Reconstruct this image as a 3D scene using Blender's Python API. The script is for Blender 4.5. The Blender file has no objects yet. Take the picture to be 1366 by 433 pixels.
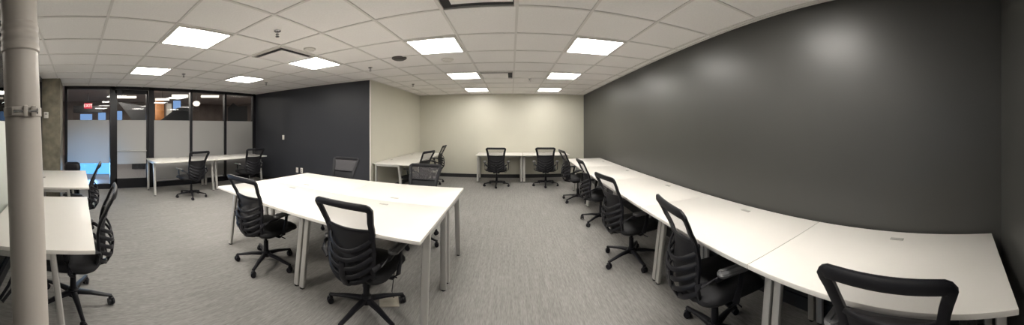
import bpy, bmesh, math, random
from mathutils import Vector, Matrix
random.seed(4)
PI = math.pi
sc = bpy.context.scene
COL = sc.collection

# ------------------------------------------------------------------ materials
def mat(name):
    m = bpy.data.materials.new(name); m.use_nodes = True
    nt = m.node_tree; nt.nodes.clear()
    out = nt.nodes.new('ShaderNodeOutputMaterial')
    return m, nt, out
def lin(r, g, b):
    f = lambda c: ((c/255)/12.92 if c/255 <= .04045 else ((c/255+.055)/1.055)**2.4)
    return (f(r), f(g), f(b), 1)
def pbr(name, col, rough=.5, metal=0., spec=.5, noise=0., nscale=40., bump=0., bscale=200., sx=(1, 1, 1), coat=0.):
    m, nt, out = mat(name)
    p = nt.nodes.new('ShaderNodeBsdfPrincipled')
    p.inputs['Base Color'].default_value = col
    p.inputs['Roughness'].default_value = rough
    p.inputs['Metallic'].default_value = metal
    p.inputs['Specular IOR Level'].default_value = spec
    p.inputs['Coat Weight'].default_value = coat
    nt.links.new(p.outputs[0], out.inputs[0])
    if noise or bump:
        tc = nt.nodes.new('ShaderNodeTexCoord'); mp = nt.nodes.new('ShaderNodeMapping')
        mp.inputs['Scale'].default_value = sx
        nt.links.new(tc.outputs['Object'], mp.inputs[0])
    if noise:
        n = nt.nodes.new('ShaderNodeTexNoise'); n.inputs['Scale'].default_value = nscale; n.inputs['Detail'].default_value = 4
        nt.links.new(mp.outputs[0], n.inputs['Vector'])
        r = nt.nodes.new('ShaderNodeValToRGB')
        r.color_ramp.elements[0].position = .3; r.color_ramp.elements[1].position = .7
        r.color_ramp.elements[0].color = tuple(c*(1-noise) for c in col[:3])+(1,)
        r.color_ramp.elements[1].color = tuple(min(1, c*(1+noise)) for c in col[:3])+(1,)
        nt.links.new(n.outputs[0], r.inputs[0]); nt.links.new(r.outputs[0], p.inputs['Base Color'])
    if bump:
        n = nt.nodes.new('ShaderNodeTexNoise'); n.inputs['Scale'].default_value = bscale
        nt.links.new(mp.outputs[0], n.inputs['Vector'])
        b = nt.nodes.new('ShaderNodeBump'); b.inputs['Strength'].default_value = bump; b.inputs['Distance'].default_value = .002
        nt.links.new(n.outputs[0], b.inputs['Height']); nt.links.new(b.outputs[0], p.inputs['Normal'])
    return m
def emis(name, col, s):
    m, nt, out = mat(name)
    e = nt.nodes.new('ShaderNodeEmission'); e.inputs[0].default_value = col; e.inputs[1].default_value = s
    nt.links.new(e.outputs[0], out.inputs[0]); return m
def veil(name, col, opacity, rough=.7, weave=0):
    m, nt, out = mat(name)
    p = nt.nodes.new('ShaderNodeBsdfPrincipled'); p.inputs['Base Color'].default_value = col; p.inputs['Roughness'].default_value = rough
    t = nt.nodes.new('ShaderNodeBsdfTransparent'); mx = nt.nodes.new('ShaderNodeMixShader')
    mx.inputs[0].default_value = opacity
    nt.links.new(t.outputs[0], mx.inputs[1]); nt.links.new(p.outputs[0], mx.inputs[2]); nt.links.new(mx.outputs[0], out.inputs[0])
    return m
def glass(name, tint=(.93, .95, .95, 1), refl=.08):
    m, nt, out = mat(name)
    t = nt.nodes.new('ShaderNodeBsdfTransparent'); t.inputs[0].default_value = tint
    g = nt.nodes.new('ShaderNodeBsdfGlossy'); g.inputs['Roughness'].default_value = .02
    f = nt.nodes.new('ShaderNodeFresnel'); f.inputs[0].default_value = 1.5
    mx = nt.nodes.new('ShaderNodeMixShader')
    nt.links.new(f.outputs[0], mx.inputs[0]); nt.links.new(t.outputs[0], mx.inputs[1]); nt.links.new(g.outputs[0], mx.inputs[2])
    nt.links.new(mx.outputs[0], out.inputs[0]); return m
def frost(name, col, clear=.05):
    m, nt, out = mat(name)
    d = nt.nodes.new('ShaderNodeBsdfDiffuse'); d.inputs[0].default_value = col
    tr = nt.nodes.new('ShaderNodeBsdfTranslucent'); tr.inputs[0].default_value = (.9, .9, .9, 1)
    g = nt.nodes.new('ShaderNodeBsdfGlossy'); g.inputs['Roughness'].default_value = .12
    t = nt.nodes.new('ShaderNodeBsdfTransparent')
    a = nt.nodes.new('ShaderNodeMixShader'); a.inputs[0].default_value = .45
    b = nt.nodes.new('ShaderNodeMixShader'); b.inputs[0].default_value = clear
    c = nt.nodes.new('ShaderNodeMixShader'); c.inputs[0].default_value = .05
    nt.links.new(d.outputs[0], a.inputs[1]); nt.links.new(tr.outputs[0], a.inputs[2])
    nt.links.new(a.outputs[0], b.inputs[1]); nt.links.new(t.outputs[0], b.inputs[2])
    nt.links.new(b.outputs[0], c.inputs[1]); nt.links.new(g.outputs[0], c.inputs[2])
    nt.links.new(c.outputs[0], out.inputs[0]); return m

def carpet():
    m, nt, out = mat('grey_carpet')
    p = nt.nodes.new('ShaderNodeBsdfPrincipled'); p.inputs['Roughness'].default_value = .95; p.inputs['Specular IOR Level'].default_value = .1
    tc = nt.nodes.new('ShaderNodeTexCoord')
    def noise(scale, sx, det=3):
        mp = nt.nodes.new('ShaderNodeMapping'); mp.inputs['Scale'].default_value = sx
        nt.links.new(tc.outputs['Object'], mp.inputs[0])
        n = nt.nodes.new('ShaderNodeTexNoise'); n.inputs['Scale'].default_value = scale; n.inputs['Detail'].default_value = det
        nt.links.new(mp.outputs[0], n.inputs['Vector']); return n
    n1 = noise(1, (150, 16, 1)); n2 = noise(1, (50, 2.5, 1)); n3 = noise(300, (1, 1, 1), 2); n4 = noise(1, (.9, .9, 1))
    def mth(op, a, b):
        k = nt.nodes.new('ShaderNodeMath'); k.operation = op
        for i, v in enumerate((a, b)):
            if isinstance(v, (int, float)): k.inputs[i].default_value = v
            else: nt.links.new(v, k.inputs[i])
        return k.outputs[0]
    s = mth('ADD', mth('MULTIPLY', n1.outputs[0], .5), mth('MULTIPLY', n2.outputs[0], .3))
    s = mth('ADD', s, mth('MULTIPLY', n3.outputs[0], .12)); s = mth('ADD', s, mth('MULTIPLY', n4.outputs[0], .08))
    r = nt.nodes.new('ShaderNodeValToRGB')
    r.color_ramp.elements[0].position = .36; r.color_ramp.elements[0].color = CARPET_A
    r.color_ramp.elements[1].position = .64; r.color_ramp.elements[1].color = CARPET_B
    nt.links.new(s, r.inputs[0]); nt.links.new(r.outputs[0], p.inputs['Base Color'])
    b = nt.nodes.new('ShaderNodeBump'); b.inputs['Strength'].default_value = .35; b.inputs['Distance'].default_value = .004
    nt.links.new(n1.outputs[0], b.inputs['Height']); nt.links.new(b.outputs[0], p.inputs['Normal'])
    nt.links.new(p.outputs[0], out.inputs[0]); return m
CARPET_A = (.175, .169, .161, 1); CARPET_B = (.30, .29, .278, 1)

M = {
 'ceiling': pbr('ceiling_tile_white', (.88, .86, .84, 1), .9, noise=.03, nscale=60, bump=.15, bscale=150),
 'tbar': pbr('ceiling_grid_metal', (.72, .70, .67, 1), .5),
 'white_wall': pbr('cream_wall_paint', (.64, .62, .53, 1), .36, noise=.012, nscale=3, bump=.05),
 'dark_wall': pbr('charcoal_eggshell_paint', (.042, .042, .039, 1), .40, spec=.44, noise=.04, nscale=2, bump=.06, bscale=90),
 'navy_wall': pbr('slate_blue_paint', (.032, .034, .041, 1), .42, spec=.4, noise=.04, nscale=2, bump=.05),
 'base': pbr('dark_rubber_base', (.02, .021, .023, 1), .5),
 'carpet': carpet(),
 'black_metal': pbr('black_aluminium', (.010, .010, .013, 1), .35, spec=.4),
 'glass': glass('clear_glass'),
 'frost': frost('frosted_film', (.38, .375, .365, 1), .05),
 'frost_white': frost('white_frosted_film', (.74, .78, .73, 1), .05),
 'desk': pbr('white_laminate', (.70, .675, .635, 1), .32, spec=.4, noise=.008, nscale=8),
 'desk_edge': pbr('white_edge_band', (.66, .64, .59, 1), .4),
 'leg': pbr('silver_painted_steel', (.46, .45, .43, 1), .38, metal=.35),
 'grommet': pbr('grey_plastic', (.36, .35, .32, 1), .4),
 'plastic': pbr('black_nylon', (.009, .009, .012, 1), .45, spec=.26),
 'seat': pbr('black_seat_fabric', (.008, .008, .010, 1), .8, noise=.25, nscale=250, bump=.3, bscale=500),
 'mesh_open': veil('open_black_mesh', (.09, .085, .09, 1), .45),
 'mesh_dense': veil('dense_black_mesh', (.007, .007, .010, 1), .95),
 'pad': pbr('dark_grey_armpad', (.075, .075, .078, 1), .28),
 'chrome': pbr('bright_steel', (.5, .5, .5, 1), .25, metal=1),
 'pipe': pbr('warm_grey_pipe_paint', (.46, .425, .385, 1), .42, noise=.02, nscale=5),
 'concrete': pbr('raw_concrete', (.20, .18, .135, 1), .85, noise=.30, nscale=7, bump=.4, bscale=40),
 'white_plastic': pbr('white_plastic', (.75, .73, .68, 1), .35),
 'slot': pbr('dark_duct_interior', (.03, .03, .03, 1), .8),
 'dark_disc': pbr('dark_grille', (.06, .055, .05, 1), .5),
 'lamp': emis('light_panel_diffuser', (1, .955, .885, 1), 15.0),
 'lamp_left': emis('light_panel_diffuser_bright', (1, .955, .885, 1), 15.0), 'lamp_table': emis('light_panel_diffuser_table', (1, .955, .885, 1), 6.6), 'lamp_wall': emis('light_panel_diffuser_wall', (1, .955, .885, 1), 17.0), 'lamp_far': emis('light_panel_diffuser_soft', (1, .955, .885, 1), 9.5),
 'lamp_frame': pbr('white_lamp_trim', (.7, .68, .64, 1), .4),
 'beige': pbr('beige_plate', (.50, .46, .39, 1), .5),
 # lobby beyond the glass
 'lobby_wall': pbr('lobby_brown_wall', (.20, .16, .14, 1), .7, noise=.2, nscale=2),
 'lobby_ceiling': pbr('lobby_ceiling', (.40, .35, .32, 1), .8, noise=.1, nscale=3),
 'lobby_floor': pbr('lobby_floor', (.10, .095, .10, 1), .5),
 'duct': pbr('black_duct', (.03, .03, .032, 1), .6),
 'blue': emis('blue_lit_panel', (.13, .45, 1, 1), .75),
 'screen': emis('pale_blue_window', (.3, .5, .9, 1), .35),
 'pendant': emis('warm_pendant_light', (1, .84, .68, 1), .75),
 'exit_red': emis('red_exit_face', (1, .05, .09, 1), .35),
 'exit_dark': pbr('exit_letters', (.9, .85, .85, 1), .5),
 'wood': pbr('orange_wood', (.35, .14, .04, 1), .5, noise=.2, nscale=6),
}

# ------------------------------------------------------------------ mesh helpers
class MB:
    def __init__(s): s.bm = bmesh.new()
    def box(s, c, d, bev=0., rot=None, seg=2):
        r = bmesh.ops.create_cube(s.bm, size=1)
        vs = r['verts']
        for v in vs: v.co = Vector((v.co.x*d[0], v.co.y*d[1], v.co.z*d[2]))
        if bev:
            es = list({e for v in vs for e in v.link_edges})
            r2 = bmesh.ops.bevel(s.bm, geom=es, offset=bev, segments=seg, affect='EDGES', profile=.5)
            vs = list({v for f in r2['faces'] for v in f.verts} | {v for v in vs if v.is_valid})
            # all verts of this island
            seen = set(vs); st = list(vs)
            while st:
                v = st.pop()
                for e in v.link_edges:
                    o = e.other_vert(v)
                    if o not in seen: seen.add(o); st.append(o)
            vs = list(seen)
        mt = Matrix.Translation(Vector(c)) @ (rot.to_4x4() if rot else Matrix())
        for v in vs: v.co = mt @ v.co
        return s
    def loft(s, loops, cap=True, closed=False):
        vl = [[s.bm.verts.new(p) for p in L] for L in loops]
        n = len(vl[0]); k = len(vl)
        for i in range(k if closed else k-1):
            a, b = vl[i], vl[(i+1) % k]
            for j in range(n):
                s.bm.faces.new((a[j], a[(j+1) % n], b[(j+1) % n], b[j]))
        if cap and not closed:
            s.bm.faces.new(list(reversed(vl[0]))); s.bm.faces.new(vl[-1])
        return s
    def sweep(s, pts, hw, ht, ref=(0, 1, 0), n=8, closed=False, sq=.7):
        """sweep a rounded section (half width hw across, half thickness ht along ref) along pts"""
        pts = [Vector(p) for p in pts]; k = len(pts); loops = []
        for i, p in enumerate(pts):
            if closed: t = pts[(i+1) % k]-pts[i-1]
            else: t = pts[min(i+1, k-1)]-pts[max(i-1, 0)]
            t.normalize()
            rf = Vector(ref[i] if isinstance(ref, list) else ref)
            nn = (rf-t*rf.dot(t)).normalized(); b = t.cross(nn)
            w = hw[i] if isinstance(hw, (list, tuple)) else hw
            h = ht[i] if isinstance(ht, (list, tuple)) else ht
            L = []
            for q in range(n):
                a = 2*PI*(q+.5)/n; ca, sa = math.cos(a), math.sin(a)
                L.append(p+b*(w*math.copysign(abs(ca)**sq, ca))+nn*(h*math.copysign(abs(sa)**sq, sa)))
            loops.append(L)
        return s.loft(loops, closed=closed)
    def cyl(s, a, b, r0, r1=None, n=16):
        a, b = Vector(a), Vector(b); r1 = r0 if r1 is None else r1
        t = (b-a).normalized(); x = t.orthogonal().normalized(); y = t.cross(x)
        return s.loft([[p+x*(r*math.cos(2*PI*i/n))+y*(r*math.sin(2*PI*i/n)) for i in range(n)] for p, r in ((a, r0), (b, r1))])
    def lathe(s, prof, n=24, axis=None):
        """prof list of (r,z) ; axis = function z->Vector centre"""
        ax = axis or (lambda z: Vector((0, 0, z)))
        return s.loft([[ax(z)+Vector((r*math.cos(2*PI*i/n), r*math.sin(2*PI*i/n), 0)) for i in range(n)] for r, z in prof])
    def cushion(s, w, d, layers, rc=.09, n=6, dome=0., yc=0., drop=0.):
        """layers: (inset,z) from bottom to top of a rounded rectangle"""
        loops = []
        for ins, z in layers:
            hw, hd, r = w/2-ins, d/2-ins, max(rc-ins*.6, .02); L = []
            for qx, qy, a0 in ((1, 1, 0), (-1, 1, PI/2), (-1, -1, PI), (1, -1, 3*PI/2)):
                for i in range(n+1):
                    a = a0+PI/2*i/n
                    x = qx*(hw-r)+r*math.cos(a); y = qy*(hd-r)+r*math.sin(a)
                    zz = z-drop*max(0, (y-d*.22)/(d*.28))**2
                    L.append(Vector((x, y+yc, zz)))
            loops.append(L)
        return s.loft(loops)
    def build(s, name, m, parent=None, smooth=True, mods=None):
        bmesh.ops.recalc_face_normals(s.bm, faces=s.bm.faces[:])
        me = bpy.data.meshes.new(name); s.bm.to_mesh(me); s.bm.free()
        me.materials.append(m)
        if smooth:
            for p in me.polygons: p.use_smooth = True
            try: me.set_sharp_from_angle(angle=math.radians(38))
            except Exception: pass
        o = bpy.data.objects.new(name, me); COL.objects.link(o)
        if parent: o.parent = parent
        return o

def tag(o, label, cat, group=None, kind=None):
    if label: o['label'] = label
    if cat: o['category'] = cat
    if group: o['group'] = group
    if kind: o['kind'] = kind
    return o
def empty(name, loc, rz=0.):
    o = bpy.data.objects.new(name, None); COL.objects.link(o); o.location = loc; o.rotation_euler = (0, 0, rz); o.empty_display_size = .1
    return o
def struct(o): o['kind'] = 'structure'; return o
def copy_tree(o, parent=None):
    c = o.copy(); COL.objects.link(c)
    if parent: c.parent = parent
    for ch in list(o.children): copy_tree(ch, c)
    return c

# ------------------------------------------------------------------ room constants
H = 2.40; DZ = .723
XG = -6.45          # glazed wall
YN = 4.86           # slate wall plane
XS = -2.71          # cream side wall
YB = 7.90           # back wall
YF = -.38           # wall behind the photographer
XP = -1.00          # return
YP = -.68           # glazed partition on the left of the photographer
wr = lambda y: 1.88+.030*y   # charcoal wall
WA = math.atan(.030)
T = .61; TY = .637; OX = .047; OY = 2.817
F, CX, CY, ZC = 369., 682., 169.6, 1.44
def wall_box(name, a, b, z0, z1, th, m, side=1):
    """vertical slab from a to b, thickness grows to the right-hand side (side=1) of a->b"""
    a, b = Vector((a[0], a[1])), Vector((b[0], b[1])); t = (b-a).normalized(); n = Vector((t.y, -t.x))*side*th
    bm = MB()
    P = [a, b, b+n, a+n]
    bm.loft([[Vector((p.x, p.y, z)) for p in P] for z in (z0, z1)])
    return struct(bm.build(name, m, smooth=False))

# floor & ceiling outline of the office
out = [(wr(YF), YF), (wr(YB), YB), (XS, YB), (XS, YN), (XG, YN), (XG, YP), (XP, YP), (XP, YF)]
def slab(name, poly, z0, z1, m):
    bm = MB(); bm.loft([[Vector((x, y, z)) for x, y in poly] for z in (z0, z1)])
    return struct(bm.build(name, m, smooth=False))
slab('floor', out, -.06, 0, M['carpet'])
slab('ceiling', out, H, H+.05, M['ceiling'])
wall_box('wall_right', (wr(YF), YF), (wr(YB), YB), 0, H, .12, M['dark_wall'])
wall_box('wall_back', (XS-.12, YB), (wr(YB)+.12, YB), 0, H, .12, M['white_wall'], -1)
wall_box('wall_side', (XS, YN+.004), (XS, YB), 0, H, .12, M['white_wall'], -1)
wall_box('wall_left', (XG, YN), (XS-.003, YN), 0, H, .12, M['navy_wall'], -1)
wall_box('wall_front', (XP-.12, YF), (wr(YF)+.12, YF), 0, H, .12, M['dark_wall'])
wall_box('wall_return', (XP, YP), (XP, YF-.12), 0, H, .12, M['dark_wall'], -1)
# baseboards
wall_box('baseboard_back', (XS, YB-.012), (wr(YB), YB-.012), 0, .10, .012, M['base'], -1)
wall_box('baseboard_side', (XS+.012, YN), (XS+.012, YB-.013), 0, .10, .012, M['base'], -1)
wall_box('baseboard_left', (XG+.05, YN-.012), (XS+.010, YN-.012), 0, .10, .012, M['base'], -1)
wall_box('baseboard_right', (wr(YF)-.012, YF+.013), (wr(YB)-.012, YB-.013), 0, .10, .012, M['base'])
wall_box('baseboard_front', (XP+.01, YF+.012), (wr(YF)-.014, YF+.012), 0, .10, .012, M['base'])
wall_box('trim_1', (XS-.020, YN-.003), (XS+.003, YN-.003), .10, H-.012, .003, M['white_plastic'], -1)
# perimeter angle at the ceiling
def inside(x, y):
    if x > wr(y): return False
    if y > YN: return XS < x and y < YB
    if x < XP: return x > XG and y > YP
    return y > YF
bm = MB(); bw = .024
def spans(fixed, axis, lo, hi):
    s = None; res = []; k = int((hi-lo)/.02)
    for i in range(k+1):
        t = lo+i*.02; p = (fixed, t) if axis == 'y' else (t, fixed)
        if inside(*p):
            if s is None: s = t
            e = t
        elif s is not None: res.append((s, e)); s = None
    if s is not None: res.append((s, e))
    return res
for i in range(-12, 5):
    x = OX+i*T
    for a, b in spans(x, 'y', YP, YB): bm.box((x, (a+b)/2, H-.004), (bw, b-a, .008))
for j in range(-7, 10):
    y = OY+j*TY
    for a, b in spans(y, 'x', XG, 2.2): bm.box(((a+b)/2, y, H-.0035), (b-a, bw, .007))
struct(bm.build('trim_2', M['tbar'], smooth=False))
bm = MB()
for (a, b) in ((out[0], out[1]), (out[1], out[2]), (out[2], out[3]), (out[3], out[4]), (out[7], out[0])):
    a, b = Vector(a), Vector(b); t = (b-a).normalized(); n = Vector((-t.y, t.x))*.022
    bm.loft([[Vector((p.x, p.y, z)) for p in (a, b, b+n, a+n)] for z in (H-.010, H)])
struct(bm.build('trim_3', M['tbar'], smooth=False))

# ------------------------------------------------------------------ glazed wall (storefront) on the left
def pane_wall(xs, z0, z1): pass
posts = [(-.25, .07), (.84, .12), (1.78, .13), (2.83, .06), (3.84, .06), (4.82, .10)]
bm = MB()
for y, w in posts: bm.box((XG-.03, y, H/2), (.10, w, H))
bm.box((XG-.03, (YP+YN)/2+.2, H-.035), (.10, YN-YP-.4, .07))
for a, b in ((-.25, .84), (1.78, 4.82)): bm.box((XG-.03, (a+b)/2, .06), (.10, b-a, .12))
struct(bm.build('trim_4', M['black_metal'], smooth=False))
bounds = [(-.215, .78), (1.845, 2.80), (2.86, 3.81), (3.87, 4.77)]
for i, (a, b) in enumerate(bounds):
    g = MB(); g.box((XG-.03, (a+b)/2, (H-.07+.12)/2), (.010, b-a, H-.19))
    w = struct(g.build(f'window_{i+1}', M['glass'], smooth=False))
    lo = .60 if i == 0 else .16
    f = MB(); f.box((XG-.022, (a+b)/2, (1.61+lo)/2), (.002, b-a-.004, 1.61-lo)); f.build('frosted_film', M['frost'], w, smooth=False)
# door
dr = empty('door_1', (XG-.03, .90, 0)); struct(dr)
w = .81
b = MB(); x = .0
b.box((0, .025, 1.165), (.045, .05, 2.31)); b.box((0, w-.025, 1.165), (.045, .05, 2.31)); b.box((0, w/2, 2.28), (.045, w, .09)); b.box((0, w/2, .12), (.045, w, .22))
b.build('door_frame', M['black_metal'], dr, smooth=False)
b = MB(); b.box((0, w/2, 1.23), (.008, w-.1, 2.02)); b.build('glass_pane', M['glass'], dr, smooth=False)
b = MB(); b.box((.007, w/2, 1.09), (.002, w-.1, 1.04)); b.build('frosted_film', M['frost'], dr, smooth=False)
b = MB(); b.cyl((.055, .05, .88), (.055, w-.05, .88), .012); b.cyl((.02, .06, .88), (.055, .06, .88), .009); b.cyl((.02, w-.06, .88), (.055, w-.06, .88), .009)
b.build('push_bar', M['leg'], dr)
b = MB(); b.box((.045, .30, 2.27), (.05, .25, .06), .008); b.build('door_closer', M['black_metal'], dr)
# concrete column at the end of the glazing
b = MB(); b.box((-5.93, -.81, H/2), (1.04, .98, H), .012)
col = struct(b.build('column_concrete', M['concrete'], smooth=False)); col.name = 'wall_column'
# glazed partition on the photographer's left
b = MB()
b.box(((-5.42+XP-.12)/2, YP-.03, H-.04), (4.30, .06, .08)); b.box(((-5.42+XP-.12)/2, YP-.03, .05), (4.30, .06, .10))
for x in (-5.38, -4.2, -3.1, -2.0, -1.15): b.box((x, YP-.03, H/2), (.05, .06, H))
struct(b.build('trim_5', M['black_metal'], smooth=False))
for i, (a, c) in enumerate(((-5.355, -4.225), (-4.175, -3.125), (-3.075, -2.025), (-1.975, -1.175))):
    g = MB(); g.box(((a+c)/2, YP-.03, H/2+.01), (c-a, .01, H-.18)); w = struct(g.build(f'window_{i+5}', M['glass'], smooth=False))
    f = MB(); f.box(((a+c)/2, YP-.022, (1.5+.3)/2), (c-a-.004, .002, 1.2)); f.build('frosted_film', M['frost_white'], w, smooth=False)

# ------------------------------------------------------------------ lobby beyond
LC = 2.75
lob = [(XG-.09, 9.0), (-14.0, 9.0), (-14.0, -5.0), (1.0, -5.0), (1.0, YP-.13), (XG-.09, YP-.13)]
slab('floor_lobby', [(x, y) for x, y in lob], -.06, -.001, M['lobby_floor'])
slab('ceiling_lobby', lob, LC, LC+.05, M['lobby_ceiling'])
wall_box('wall_lobby_far', (-14, -5), (-14, 9), 0, LC, .1, M['lobby_wall'], -1)
wall_box('wall_lobby_end', (-14, 9), (XG-.09, 9), 0, LC, .1, M['lobby_wall'], -1)
wall_box('wall_lobby_south', (-14, -5), (1, -5), 0, LC, .1, M['lobby_wall'])
wall_box('wall_lobby_north', (XG-.09, YN+.13), (XG-.09, 9), 0, LC, .1, M['lobby_wall'])
wall_box('wall_lobby_head', (XG-.02, YP), (XG-.02, YN+.13), H, LC, .08, M['lobby_wall'], -1)
wall_box('wall_lobby_head', (XG, YP-.06), (1.0, YP-.06), H+.0, LC, .08, M['lobby_wall'])

def UP(px, py, z=None, r=None, x=None, y=None):
    u = (px-CX)/F; v = (CY-py)/F
    if x is not None: r = x/math.sin(u)
    if y is not None: r = y/math.cos(u)
    if r is None: r = (z-ZC)/v
    return Vector((r*math.sin(u), r*math.cos(u), ZC+r*v))
# lobby furnishings seen through the clear upper glass
def lob_box(name, px0, px1, py0, py1, r, th, m, label, cat, bev=.02, group=None):
    a = UP(px0, py0, r=r); b_ = UP(px1, py1, r=r); c = (a+b_)/2
    w = math.hypot(a.x-b_.x, a.y-b_.y); h = abs(a.z-b_.z); ang = math.atan2(b_.y-a.y, b_.x-a.x)
    bb = MB(); bb.box((0, 0, 0), (w, th, h), min(bev, h/3, th/3))
    o = bb.build(name, m); o.location = c; o.rotation_euler = (0, 0, ang)
    tag(o, label, cat, group); return o
lob_box('lit_panel', 107, 147, 216, 247, 8.6, .05, M['blue'], 'glowing blue panel low behind the glazing left of the door', 'light panel')
lob_box('window', 107, 123, 152, 166, 12.0, .05, M['screen'], 'pale blue lobby window left of the exit sign', 'window', group='lobby windows')
lob_box('window', 131, 141, 150, 166, 12.0, .05, M['screen'], 'pale blue lobby window right of the exit sign', 'window', group='lobby windows')
lob_box('window', 156, 163, 148, 160, 12.0, .05, M['screen'], 'narrow pale blue lobby window seen through the glass door', 'window', group='lobby windows')
lob_box('ceiling_duct', 98, 136, 141, 150, 11.5, .3, M['duct'], 'short dark ceiling duct behind the exit sign', 'duct')
b = MB()
b.loft([[UP(px, py, r=r) for px, py in ((158, 136), (196, 142), (196, 225), (176, 225), (176, 160))] for r in (9.5, 10.1)])
tag(b.build('staircase_side', M['duct'], smooth=False), 'sloping black lobby staircase side seen through the glass door', 'staircase')
b = MB()
b.loft([[UP(px, py, r=r) for px, py in ((213, 225), (213, 161), (236, 144), (252, 141), (252, 225))] for r in (9.5, 10.1)])
tag(b.build('staircase_side', M['duct'], smooth=False), 'sloping black lobby staircase side just right of the glass door', 'staircase')
b = MB()
b.loft([[UP(px, py, r=r) for px, py in ((303, 225), (304, 144), (311, 137), (317, 142), (330, 141), (330, 225))] for r in (9.5, 10.1)])
tag(b.build('cabinet', M['duct'], smooth=False), 'dark tall lobby cabinet behind the rightmost glass pane', 'cabinet')
lob_box('wood_panel', 207, 219, 131, 219, 10.6, .1, M['wood'], 'orange wooden panel behind the pane right of the door', 'panel')
lob_box('picture', 220, 229, 138, 156, 10.7, .04, M['white_plastic'], 'narrow pale board beside the orange lobby panel', 'board')
lob_box('picture', 231, 241, 134, 146, 10.9, .04, M['screen'], 'pale blue screen behind the pane right of the door', 'screen')
for a, c, y0, y1, l in ((150, 182, 128, 131, 'long warm lobby light strip seen through the glass door'), (229, 251, 126, 130, 'bright lobby light strip at the top of the pane right of the door'),
                        (268, 292, 127, 130, 'long lobby light strip above the round lobby lamp'), (207, 226, 131, 134, 'warm lobby light strip above the orange panel')):
    lob_box('strip_light', a, c, y0, y1, 10., .12, M['pendant'], l, 'light', group='lobby strip lights')
    sl = sc.objects[[q.name for q in sc.objects if q.name.startswith('strip_light') and not q.name.endswith('hanger')][-1]]
    hb = MB(); hb.cyl((0, 0, .02), (0, 0, LC-sl.location.z), .006); hb.build('hanger', M['black_metal'], sl)
p = UP(262, 138, r=9.5)
t = empty('pendant_lamp', (p.x, p.y, p.z)); tag(t, 'round glowing lobby lamp behind the middle glass pane', 'lamp')
b = MB(); b.lathe([(.02, .09), (.09, .07), (.13, 0), (.09, -.07), (.02, -.09)]); b.build('shade', M['pendant'], t)
b = MB(); b.cyl((0, 0, .09), (0, 0, LC-p.z), .008); b.build('cord', M['black_metal'], t)
# exit signs
def exit_sign(p, ang, w, h, label):
    t = empty('exit_sign', p, ang); tag(t, label, 'sign', 'red exit signs')
    b = MB(); b.box((0, 0, 0), (w, .04, h), .005); b.build('sign_panel', M['exit_red'], t)
    cu = bpy.data.curves.new('text', 'FONT'); cu.body = 'EXIT'; cu.size = h*.8; cu.align_x = 'CENTER'; cu.align_y = 'CENTER'; cu.extrude = .001
    tmp = bpy.data.objects.new('tmp', cu); COL.objects.link(tmp)
    me = bpy.data.meshes.new_from_object(tmp.evaluated_get(bpy.context.evaluated_depsgraph_get())); bpy.data.objects.remove(tmp)
    me.materials.clear(); me.materials.append(M['exit_dark'])
    o = bpy.data.objects.new('lettering', me); COL.objects.link(o); o.parent = t; o.location = (0, -.023, 0); o.rotation_euler = (PI/2, 0, 0)
    b = MB(); b.cyl((0, 0, h/2), (0, 0, LC-p[2]), .008); b.build('hanger', M['black_metal'], t)
p = UP(117.5, 141, r=10.5); exit_sign(tuple(p), PI/2, .30, .20, 'red exit sign hanging in the lobby left of the glass door')
p = UP(1.5, 110, r=3.6); exit_sign(tuple(p), PI/2+.3, .16, .15, 'red exit sign at the far left edge beyond the grey pipe')
# added area lights without fixtures, to brighten the lobby and frosted glass
def area(name, loc, size, energy, col=(1, .9, .8)):
    l = bpy.data.lights.new(name, 'AREA'); l.energy = energy; l.size = size; l.color = col
    o = bpy.data.objects.new(name, l); COL.objects.link(o); o.location = loc; return o
area('lobby_fill', (-9.5, 1.5, LC-.05), 1.5, 85); area('lobby_fill', (-9.0, 6, LC-.05), 1.5, 90); area('lobby_fill', (-3.4, -2.2, LC-.05), 1.5, 200)
bl = area('blue_glow', (-7.7, .3, .35), .5, 13, (.25, .55, 1)); bl.rotation_euler = (0, PI/2*-1, 0)  # added blue light behind the left pane, tints its frosted film

# ------------------------------------------------------------------ ceiling lights
def make_light():
    t = empty('ceiling_light', (0, 0, H))
    b = MB(); s = T/2-.014; sy = TY/2-.014; k = .026
    for sg in (-1, 1):
        b.box((sg*(s-k/2), 0, -.008), (k, 2*sy, .014)); b.box((0, sg*(sy-k/2), -.008), (2*s-2*k, k, .014))
    b.build('frame', M['lamp_frame'], t, smooth=False)
    b = MB(); b.box((0, 0, -.006), (2*s-2*k, 2*sy-2*k, .008)); b.build('diffuser', M['lamp'], t, smooth=False)
    return t
cells = [(-2, 0, 'nearest'), (-2, 3, 'second'), (-2, 6, 'farthest')]
L = [(-2, 0, 'large square ceiling light above the front right of the four-desk table'), (-2, 3, 'middle square ceiling light in the row left of centre'),
     (-2, 6, 'farthest square ceiling light in the row left of centre, near the back wall'),
     (1, 0, 'large square ceiling light nearest in the row along the charcoal wall'), (1, 3, 'middle square ceiling light in the row along the charcoal wall'),
     (1, 6, 'farthest square ceiling light in the row along the charcoal wall'),
     (-5, -3, 'biggest square ceiling light, over the open carpet before the glass door'), (-8, -3, 'square ceiling light close to the top of the glass door'),
     (-8, 0, 'small square ceiling light near the slate wall and glazing corner'), (-5, 0, 'diamond-looking square ceiling light beside the slot diffuser'),
     (1, -3, 'square ceiling light directly over the right desk row, mirrored in the charcoal wall'), (-2, -3, 'square ceiling light overhead in front of the photographer')]
proto = make_light()
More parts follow.
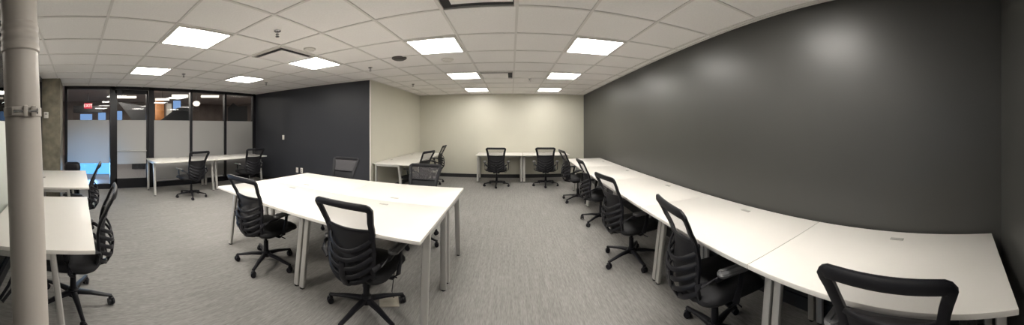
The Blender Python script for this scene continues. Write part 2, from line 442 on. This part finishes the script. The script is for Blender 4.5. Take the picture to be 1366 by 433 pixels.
for k, (i, j, lb) in enumerate(L):
    o = proto if k == 0 else copy_tree(proto)
    d_ = [c for c in o.children if c.name.startswith('diffuser')][0]; d_.data = d_.data.copy()
    d_.data.materials[0] = M['lamp_far' if j == 6 else 'lamp_left' if i <= -5 else 'lamp_table' if i == -2 else 'lamp_wall' if j == -3 else 'lamp']
    o.location = (OX+(i+.5)*T, OY+(j+.5)*TY, H-.001); tag(o, lb, 'ceiling light', 'square ceiling light panels')
# diffusers
def make_diff():
    t = empty('air_diffuser', (0, 0, H)); s = T/2-.014; sy = TY/2-.014
    b = MB(); b.box((0, 0, -.0025), (2*s, 2*sy, .003)); b.build('backing', M['slot'], t, smooth=False)
    b = MB()
    for sg in (-1, 1): b.box((sg*(s-.006), 0, -.012), (.012, 2*sy, .016)); b.box((0, sg*(sy-.006), -.012), (2*s-.024, .012, .016))
    b.build('frame', M['tbar'], t, smooth=False)
    b = MB(); b.box((.035, -.035, -.016), (2*s-.11, 2*sy-.11, .008), .003); b.build('face_plate', M['ceiling'], t)
    return t
proto = make_diff()
for k, (i, j, rz, lb) in enumerate(((-5, -1, 0, 'square air diffuser with a dark bent slot beside the diamond-looking light'), (-1, 3, 0, 'square air diffuser between the two middle ceiling lights'),
                                (-1, -2, PI, 'dark-edged air diffuser at the top centre edge of the photo'))):
    o = proto if k == 0 else copy_tree(proto)
    o.location = (OX+(i+.5)*T, OY+(j+.5)*TY, H); o.rotation_euler.z = PI+rz; tag(o, lb, 'vent', 'square air diffusers')
# sprinklers, detectors
def sprinkler():
    t = empty('sprinkler', (0, 0, H))
    b = MB(); b.lathe([(.036, 0), (.036, -.004), (.028, -.010), (.012, -.012)]); b.build('escutcheon', M['chrome'], t)
    b = MB(); b.cyl((0, 0, -.012), (0, 0, -.035), .009); b.cyl((0, 0, -.034), (0, 0, -.04), .018, .018)
    b.sweep([(-.012, 0, -.02), (-.012, 0, -.05), (0, 0, -.058)], .003, .003); b.sweep([(.012, 0, -.02), (.012, 0, -.05), (0, 0, -.058)], .003, .003)
    b.cyl((0, 0, -.056), (0, 0, -.06), .02); b.build('sprinkler_head', M['chrome'], t)
    return t
proto = sprinkler()
for k, (px, py, lb) in enumerate(((370, 41, 'sprinkler head above the bent-slot air diffuser'), (494, 90, 'sprinkler head left of the dark round ceiling speaker'),
        (245, 98.5, 'sprinkler head between the two leftmost ceiling lights'), (355, 110, 'sprinkler head near the slate wall ceiling line'),
        (706.5, 105, 'sprinkler head left of the middle light in the charcoal wall row'), (551, 112, 'sprinkler head near the cream side wall'))):
    o = proto if k == 0 else copy_tree(proto)
    p = UP(px, py, z=H); o.location = (p.x, p.y, H); tag(o, lb, 'sprinkler', 'ceiling sprinklers')
def disc(px, py, r, m, name, lb, cat):
    p = UP(px, py, z=H); t = empty(name, (p.x, p.y, H)); tag(t, lb, cat)
    b = MB(); b.lathe([(r, 0), (r, -.008), (r*.93, -.018), (r*.8, -.020)]); b.build('rim', m if m is M['dark_disc'] else M['white_plastic'], t)
    b = MB(); b.lathe([(r*.78, -.018), (r*.7, -.030), (r*.3, -.036)]); b.build('cover', m, t)
disc(532.5, 77, .105, M['dark_disc'], 'ceiling_speaker', 'dark round ceiling speaker left of the large light over the table', 'speaker')
disc(597, 79, .085, M['lamp_frame'], 'ceiling_detector', 'pale round ceiling detector behind the large light over the table', 'detector')
disc(413, 65, .075, M['lamp_frame'], 'ceiling_detector', 'pale round ceiling detector beside the bent-slot diffuser', 'detector')

# ------------------------------------------------------------------ wall plates
def plate(name, loc, rz, label, cat, kind, group=None):
    t = empty(name, loc, rz); tag(t, label, cat, group)   # plate faces local -y
    b = MB(); b.box((0, -.004, 0), (.075, .008, .118), .003); b.build('cover_plate', M['white_plastic'], t)
    if kind == 'switch':
        b = MB(); b.box((0, -.011, 0), (.034, .008, .068), .002); b.build('rocker', M['white_plastic'], t)
    else:
        for s in (-1, 1):
            b = MB(); b.cyl((0, -.007, s*.022), (0, -.0105, s*.022), .016)
            b.build('socket', M['grommet'], t)
p = UP(378, 183, y=YN); plate('light_switch', (p.x, YN, p.z), 0, 'white light switch on the slate blue wall', 'switch', 'switch')
p = UP(396.5, 226.5, y=YN); plate('wall_outlet', (p.x, YN, p.z), 0, 'left white outlet low on the slate wall behind the table', 'outlet', 'o', 'outlets low on the slate wall')
p = UP(402.5, 227, y=YN); plate('wall_outlet', (p.x, YN, p.z), 0, 'right white outlet low on the slate wall behind the table', 'outlet', 'o', 'outlets low on the slate wall')
t = empty('thermostat', (-5.41, -.60, 1.68), PI/2); tag(t, 'small white box on the concrete column at the grey pipe edge', 'wall box')
b = MB(); b.box((0, -.012, 0), (.09, .022, .12), .006); b.build('casing', M['white_plastic'], t)
b = MB(); b.box((0, -.025, .02), (.05, .004, .03), .001); b.build('display', M['grommet'], t)

# ------------------------------------------------------------------ desks
def desk(w, d, loc, rz, label, group, chairs=True):
    t = empty('office_desk', (loc[0], loc[1], 0), rz); tag(t, label, 'desk', group)
    b = MB(); b.box((0, 0, DZ-.0125), (w-.003, d-.003, .025), .003); b.build('desktop', M['desk'], t)
    lx = w/2-.034
    b = MB()
    for s in (-1, 1): b.box((s*lx, .09, DZ-.045), (.05, d-.32, .036), .004)
    b.box((0, d/2-.10, DZ-.048), (2*lx-.05, .03, .045), .004); b.box((0, -d/2+.27, DZ-.048), (2*lx-.05, .03, .045), .004)
    b.build('frame', M['leg'], t)
    for s in (-1, 1):
        b = MB(); b.sweep([(s*lx, -d/2+.255, DZ-.027), (s*lx, -d/2+.165, .012)], .027, .019, ref=(0, 1, 0), n=12, sq=.45); lg = b.build('leg', M['leg'], t)
        b = MB(); b.cyl((s*lx, -d/2+.165, 0), (s*lx, -d/2+.165, .012), .02); b.build('foot', M['plastic'], lg)
        b = MB(); b.sweep([(s*lx, d/2-.06, DZ-.027), (s*lx, d/2-.06, .012)], .027, .019, ref=(0, 1, 0), n=12, sq=.45); lg = b.build('leg', M['leg'], t)
        b = MB(); b.cyl((s*lx, d/2-.06, 0), (s*lx, d/2-.06, .012), .02); b.build('foot', M['plastic'], lg)
    b = MB(); b.box((0, d/2-.125, DZ+.001), (.085, .034, .004), .001); g = b.build('cable_grommet', M['grommet'], t)
    b = MB(); b.box((0, d/2-.122, DZ+.0035), (.070, .012, .002)); b.build('flap', M['leg'], g)
    return t
# right-hand row along the charcoal wall
Yb = [-.30, .94, 2.23, 3.53, 4.85, 6.17]
names = ['nearest white desk of the row along the charcoal wall, in the room corner', 'second white desk from the camera along the charcoal wall',
         'third white desk from the camera along the charcoal wall', 'fourth white desk from the camera along the charcoal wall', 'farthest white desk of the row along the charcoal wall']
for k in range(5):
    y = (Yb[k]+Yb[k+1])/2; d = .80
    desk(Yb[k+1]-Yb[k], d, (wr(y)-d/2-.018, y), -PI/2-WA, names[k], 'desks along the charcoal wall')
# four-desk table
X0, X1, Xm = -2.94, -.56, -1.735
Y0, Y1, Ym = 1.64, 3.23, 2.435
for (xa, xb, ya, yb, rz, lb) in ((X0, Xm, Y0, Ym, 0, 'front left desk of the four-desk cluster, chair at its open side'), (Xm, X1, Y0, Ym, 0, 'front right desk of the four-desk cluster, nearest the camera'),
                              (X0, Xm, Ym, Y1, PI, 'rear left desk of the four-desk cluster, before the slate wall'), (Xm, X1, Ym, Y1, PI, 'rear right desk of the four-desk cluster')):
    desk(xb-xa, yb-ya, ((xa+xb)/2, (ya+yb)/2), rz, lb, 'four desks pushed together')
# desks by the left partition
desk(1.25, .74, (-2.235, -.26), PI, 'near white desk at the left edge behind the grey pipe', 'desks by the left partition')
desk(1.30, .74, (-3.95, -.22), PI, 'farther white desk at the left, before the concrete column', 'desks by the left partition')
# desks at the storefront glazing
desk(1.45, .80, (-5.82, 2.32), PI/2, 'white desk at the glazing right beside the glass door', 'desks by the glazing')
desk(1.38, .80, (-5.82, 3.76), PI/2, 'white desk at the glazing next to the slate wall', 'desks by the glazing')
# back wall desks
desk(1.22, .78, (-.31, 7.48), 0, 'left white desk against the cream back wall', 'desks at the back wall')
desk(1.22, .78, (.92, 7.48), 0, 'right white desk against the cream back wall', 'desks at the back wall')
# side wall desks
desk(1.28, .81, (-2.29, 5.57), PI/2, 'nearer white desk along the cream side wall', 'desks at the side wall')
desk(1.28, .81, (-2.29, 6.86), PI/2, 'farther white desk along the cream side wall, by the back corner', 'desks at the side wall')

# ------------------------------------------------------------------ task chair
def interp(tab, z):
    if z <= tab[0][0]: return tab[0][1]
    for (a, va), (b_, vb) in zip(tab, tab[1:]):
        if z <= b_:
            u = (z-a)/(b_-a); u = u*u*(3-2*u)*.5+u*.5
            return va+(vb-va)*u
    return tab[-1][1]
YBK = [(.44, -.225), (.52, -.262), (.60, -.268), (.70, -.258), (.80, -.272), (.92, -.315), (1.02, -.355)]
WBK = [(.44, .150), (.52, .176), (.62, .182), (.74, .176), (.86, .193), (1.02, .226)]
def bp(x, z, off=0.):
    w = interp(WBK, z); return Vector((x, interp(YBK, z)+(.045 if z < .75 else max(.015, .045-.12*(z-.75)))*min(1.2, (x/w)**2)+off, z))
def make_chair():
    t = empty('task_chair', (0, 0, 0))
    # backrest frame: a closed loop
    path = []
    zs = [.47+i*(.965-.47)/12 for i in range(13)]
    for z in zs: path.append(bp(interp(WBK, z), z))
    wt = interp(WBK, 1.0)
    for a in (25, 50, 75): path.append(bp(wt-.035+.035*math.cos(math.radians(a)), .965+.035*math.sin(math.radians(a))))
    for i in range(1, 10): path.append(bp((wt-.035)*(1-2*i/10), 1.0))
    for a in (105, 130, 155): path.append(bp(-wt+.035+.035*math.cos(math.radians(a)), .965+.035*math.sin(math.radians(a))))
    for z in reversed(zs): path.append(bp(-interp(WBK, z), z))
    wb = interp(WBK, .47)
    for i in range(1, 6): path.append(bp(-wb+2*wb*i/6, .455))
    b = MB(); b.sweep(path, .024, .013, closed=True, sq=.6)
    for z in (.82,):
        w = interp(WBK, z); b.sweep([bp(-w+2*w*i/8, z-.006*math.sin(PI*i/8)) for i in range(9)], .012, .008)
    fr = b.build('back_frame', M['plastic'], t)
    def panel(z0, z1, m, name, parent):
        bm = bmesh.new(); nz, nx = 8, 10; V = []
        for i in range(nz+1):
            z = z0+(z1-z0)*i/nz; w = interp(WBK, z)-.012
            V.append([bm.verts.new(bp(-w+2*w*j/nx, z)) for j in range(nx+1)])
        for i in range(nz):
            for j in range(nx): bm.faces.new((V[i][j], V[i][j+1], V[i+1][j+1], V[i+1][j]))
        k = MB(); k.bm.free(); k.bm = bm; return k.build(name, m, parent)
    panel(.825, .99, M['mesh_open'], 'mesh_window', t)
    panel(.47, .825, M['mesh_dense'], 'mesh_panel', t)
    # lumbar ribs behind the lower back
    for k in range(5):
        z = .74-.058*k; w = interp(WBK, z)
        b = MB(); n = 10; P = []
        for i in range(n+1):
            s = -1+2*i/n; zz = z+.01-.075*(1-s*s)
            P.append(Vector((s*w*1.0, interp(YBK, zz)+.040*s*s-(.050+.008*(k in (1, 2, 3)))*(1-s**4), zz)))
        b.sweep(P, .0145, .008, sq=.7); b.build('lumbar_rib', M['plastic'], t)
    # spine bracket from seat to back
    b = MB(); b.sweep([(0, -.05, .405), (0, -.18, .405), (0, -.27, .43), (0, -.315, .50), (0, -.325, .60)], [.035, .035, .035, .03, .022], .013, ref=[(0, 0, 1), (0, 0, 1), (0, -.6, .8), (0, 1, 0), (0, 1, 0)])
    b.build('back_bracket', M['plastic'], t)
    # seat
    b = MB(); b.cushion(.50, .50, [(.05, .437), (.012, .442), (0, .458), (.002, .478), (.014, .492), (.05, .502), (.13, .505)], rc=.11, yc=.03, drop=.035)
    st = b.build('seat', M['seat'], t)
    b = MB(); b.cushion(.45, .44, [(.06, .410), (.02, .418), (0, .440)], rc=.10, yc=.02, drop=.03); b.build('seat_shell', M['plastic'], st)
    # arms
    for s in (-1, 1):
        b = MB()
        b.sweep([(s*.17, -.03, .418), (s*.25, -.03, .425), (s*.285, -.025, .46), (s*.292, .0, .55), (s*.288, .02, .64)], [.024, .024, .022, .019, .019], [.009]*5,
                ref=[(0, 0, 1), (0, 0, 1), (s*.7, 0, .7), (1, 0, 0), (1, 0, 0)])
        b.sweep([(s*.196, -.235, .56), (s*.245, -.225, .60), (s*.282, -.16, .625), (s*.288, -.06, .645)], [.020, .019, .016, .014], .009, ref=[(0, 1, 0), (.5*s, .5, 0), (1, 0, 0), (1, 0, 0)])
        ar = b.build('armrest', M['plastic'], t)
        b = MB(); b.cushion(.078, .25, [(.012, .640), (.002, .645), (0, .656), (.006, .666), (.02, .670)], rc=.035, n=4)
        pd = b.build('arm_pad', M['pad'], ar); pd.location = (s*.285, -.02, 0)
    # mechanism
    b = MB(); b.box((0, -.01, .395), (.16, .22, .04), .012); b.cyl((.07, .03, .395), (.24, .05, .385), .005)
    b.build('tilt_mechanism', M['plastic'], t)
    b = MB(); b.cyl((0, 0, .10), (0, 0, .24), .027, .025); b.cyl((0, 0, .24), (0, 0, .385), .014); b.build('gas_lift', M['plastic'], t)
    # star base
    b = MB(); b.lathe([(.03, .075), (.047, .08), (.045, .125), (.033, .135)], n=20)
    for k in range(5):
        a = PI/2+2*PI*k/5; c, s = math.cos(a), math.sin(a)
        b.sweep([(c*.03, s*.03, .105), (c*.15, s*.15, .098), (c*.27, s*.27, .078), (c*.315, s*.315, .072)], [.026, .021, .016, .015], [.018, .014, .010, .009], ref=(0, 0, 1), sq=.6)
    bs = b.build('star_base', M['plastic'], t)
    b = MB()
    for s in (-1, 1):
        b.lathe2 = None
        b.cyl((s*.007, 0, .0275), (s*.025, 0, .0275), .0275, .024, n=18)
    b.cyl((-.01, 0, .03), (.01, 0, .03), .012); b.sweep([(0, -.004, .070), (0, -.006, .056), (0, .016, .050)], [.012, .022, .018], .009, ref=(0, 1, 0)); b.cyl((0, 0, .05), (0, 0, .075), .007)
    cm = b.build('caster', M['plastic'], bs)
    for k in range(5):
        a = PI/2+2*PI*k/5; c = cm if k == 0 else cm.copy()
        if k: COL.objects.link(c); c.parent = bs
        c.location = (math.cos(a)*.31, math.sin(a)*.31, 0); c.rotation_euler = (0, 0, a+.9+k*1.3)
    return t
proto = make_chair()
def chair(x, y, deg, label, group, dz=0., brot=0., first=False):
    o = proto if first else copy_tree(proto)
    o.location = (x, y, 0); o.rotation_euler = (0, 0, math.radians(deg)); tag(o, label, 'chair', group)
    for c in o.children:
        if c.name.startswith('star_base'): c.rotation_euler = (0, 0, math.radians(brot))
        elif dz and not c.name.startswith('gas_lift'): c.location.z = dz
    return o
GR = 'black mesh chairs at the charcoal wall desks'
CH = [
 (1.20, .19, -92, 'black mesh chair at the bottom right corner, only its upper back showing', GR, -.055, 20),
 (1.25, 1.38, -102, 'black mesh chair tucked under the second desk along the charcoal wall', GR, -.04, 30),
 (1.27, 2.74, -84, 'black mesh chair at the third desk along the charcoal wall', GR, -.07, 48),
 (1.35, 4.02, -92, 'black mesh chair at the fourth desk along the charcoal wall', GR, -.06, 1),
 (1.30, 5.30, -86, 'black mesh chair at the farthest desk along the charcoal wall', GR, -.02, 67),
 (-2.28, 1.86, 2, 'black mesh chair at the front left desk of the four-desk cluster', 'chairs at the four-desk cluster', -.07, 62),
 (-1.08, 1.87, -1, 'black mesh chair in the centre foreground at the front right cluster desk', 'chairs at the four-desk cluster', -.08, 31),
 (-2.46, 3.32, 183, 'chair behind the rear left cluster desk, its mesh top against the slate wall', 'chairs at the four-desk cluster', -.06, 0),
 (-1.18, 3.32, 178, 'chair behind the rear right cluster desk, its dark back before the side wall desk', 'chairs at the four-desk cluster', -.09, 0),
 (-2.26, -.03, 172, 'black mesh chair seen side-on at the near left desk behind the grey pipe', 'chairs at the left desks', -.065, 40),
 (-3.72, -.03, 172, 'black mesh chair seen side-on at the farther left desk', 'chairs at the left desks', 0, 10),
 (-5.28, 2.32, 98, 'black mesh chair at the glazing desk beside the glass door', 'chairs at the glazing desks', 0, 10),
 (-5.32, 3.80, 85, 'black mesh chair at the glazing desk next to the slate wall', 'chairs at the glazing desks', 0, 30),
 (-.36, 6.80, 0, 'black mesh chair at the left back wall desk', 'chairs at the back wall desks', 0, 36),
 (.85, 6.80, -8, 'black mesh chair at the right back wall desk', 'chairs at the back wall desks', 0, 36),
 (-1.97, 5.48, 76, 'black mesh chair at the nearer side wall desk', 'chairs at the side wall desks', -.06, 0),
 (-2.02, 6.85, 92, 'black mesh chair at the farther side wall desk by the back corner', 'chairs at the side wall desks', -.04, 0),
]
for k, c in enumerate(CH): chair(*c, first=(k == 0))

# ------------------------------------------------------------------ grey pipe with coupling and clamp
PX, PY = -1.178, -.231
ax = lambda z: Vector((PX, PY-.039*(z-ZC), z))
R = .078
t = empty('support_pipe', (ax(0).x, ax(0).y, 0)); tag(t, 'thick warm grey painted floor-to-ceiling pipe at the left edge', 'pipe')
def pip(prof, name, m, n=40):
    b = MB(); b.lathe(prof, n=n, axis=lambda z: ax(z)-ax(0)); return b.build(name, m, t)
pip([(R, 0), (R, 1.78)], 'lower_pipe', M['pipe'])
pip([(R*1.03, 1.76), (R*1.09, 1.765), (R*1.09, 1.785), (R*1.05, 1.79), (R*1.05, 1.805), (R*1.08, 1.81), (R*1.08, 1.83), (R*1.04, 1.835), (R*1.04, 1.85), (R*1.08, 1.855), (R*1.08, 1.87), (R*1.03, 1.88)], 'coupling', M['pipe'])
pip([(R*1.03, 1.875), (R*1.03, H-.001)], 'upper_pipe', M['pipe'])
cl = pip([(R*1.0, 1.485), (R*1.05, 1.487), (R*1.05, 1.523), (R*1.0, 1.525)], 'pipe_clamp', M['pipe'])
b = MB(); c0 = ax(1.505)-ax(0)
d = Vector((-PX, -PY, 0)).normalized(); sd = Vector((-d.y, d.x, 0))   # towards camera / sideways
rot = Matrix((( sd.x, d.x, 0), (sd.y, d.y, 0), (0, 0, 1)))
def loc(s, o, z): return Vector((c0.x, c0.y, z))+sd*s+d*o
sgn = -1
b.box(loc(sgn*.045*-1, R+.004, 1.506), (.020, .035, .042), .004, rot); b.box(loc(sgn*.012*-1, R+.012, 1.506), (.018, .035, .044), .004, rot)
b.box(loc(-.02, R+.010, 1.506), (.05, .012, .036), .004, rot)
b.build('clamp_lug', M['pipe'], cl)
b = MB(); b.cyl(loc(.062, R+.018, 1.505), loc(-.035, R+.018, 1.505), .006, n=10); b.cyl(loc(.062, R+.018, 1.505), loc(.056, R+.018, 1.505), .012, n=6)
b.build('clamp_bolt', M['chrome'], cl)

# bin behind the farther left desk
p = UP(98, 215, r=5.15)
t = empty('waste_bin', (p.x, p.y-.02, 0)); tag(t, 'tall black bin standing beside the concrete column', 'bin')
b = MB(); b.cushion(.28, .28, [(.02, 0), (.015, .02), (0, .66), (.002, .68)], rc=.05); b.build('bin_body', M['plastic'], t)
b = MB(); b.cushion(.30, .30, [(.0, .675), (0, .72), (.02, .77), (.05, .785)], rc=.06); b.build('bin_lid', M['plastic'], t)
# cable loop under near left desk
b = MB(); P = [(-1.72, -.34, .69), (-1.70, -.36, .60), (-1.66, -.42, .46), (-1.65, -.47, .38), (-1.67, -.46, .35), (-1.72, -.40, .42), (-1.76, -.34, .52), (-1.76, -.30, .69)]
b.sweep(P, .010, .006, ref=(1, 0, 0)); tag(b.build('cable_loop', M['plastic']), 'black cable loop hanging under the near left desk', 'cable')
# floor plate and cable under the cluster
p = UP(519, 401, z=0.01)
t = empty('floor_outlet', (p.x, p.y, 0), .5); tag(t, 'beige floor box under the front right cluster desk', 'floor outlet')
b = MB(); b.box((0, 0, .004), (.16, .13, .008), .003); b.build('cover_plate', M['beige'], t)
b = MB(); b.box((0, .02, .0095), (.10, .06, .003), .001); b.build('lid', M['beige'], t)
b = MB(); b.sweep([(p.x+.02, p.y+.05, .014), (p.x-.02, p.y+.10, .03), (p.x-.02, p.y+.18, .25), (p.x-.0, p.y+.22, .45), (p.x, p.y+.23, .60)], .004, .004, ref=(1, 0, 0))
tag(b.build('power_cable', M['plastic']), 'thin black cable rising from the floor box to the cluster desk', 'cable')

# ------------------------------------------------------------------ camera: a central cylindrical panorama
cd = bpy.data.cameras.new('panorama'); cam = bpy.data.objects.new('panorama', cd); COL.objects.link(cam)
cd.type = 'PANO'; cd.panorama_type = 'CENTRAL_CYLINDRICAL'
cd.central_cylindrical_range_u_min = -CX/F; cd.central_cylindrical_range_u_max = (1366-CX)/F
cd.central_cylindrical_range_v_min = -(433-CY)/F; cd.central_cylindrical_range_v_max = CY/F; cd.central_cylindrical_radius = 1
cam.location = (0, 0, ZC); cam.rotation_euler = (PI/2, 0, 0); cd.clip_start = .02
sc.camera = cam
w = bpy.data.worlds.new('world'); sc.world = w; w.use_nodes = True
w.node_tree.nodes['Background'].inputs[0].default_value = (.05, .05, .055, 1); w.node_tree.nodes['Background'].inputs[1].default_value = .3
vs = sc.view_settings; vs.view_transform = 'Standard'; vs.look = 'None'; vs.gamma = 1; vs.use_curve_mapping = False; vs.exposure = 1.24
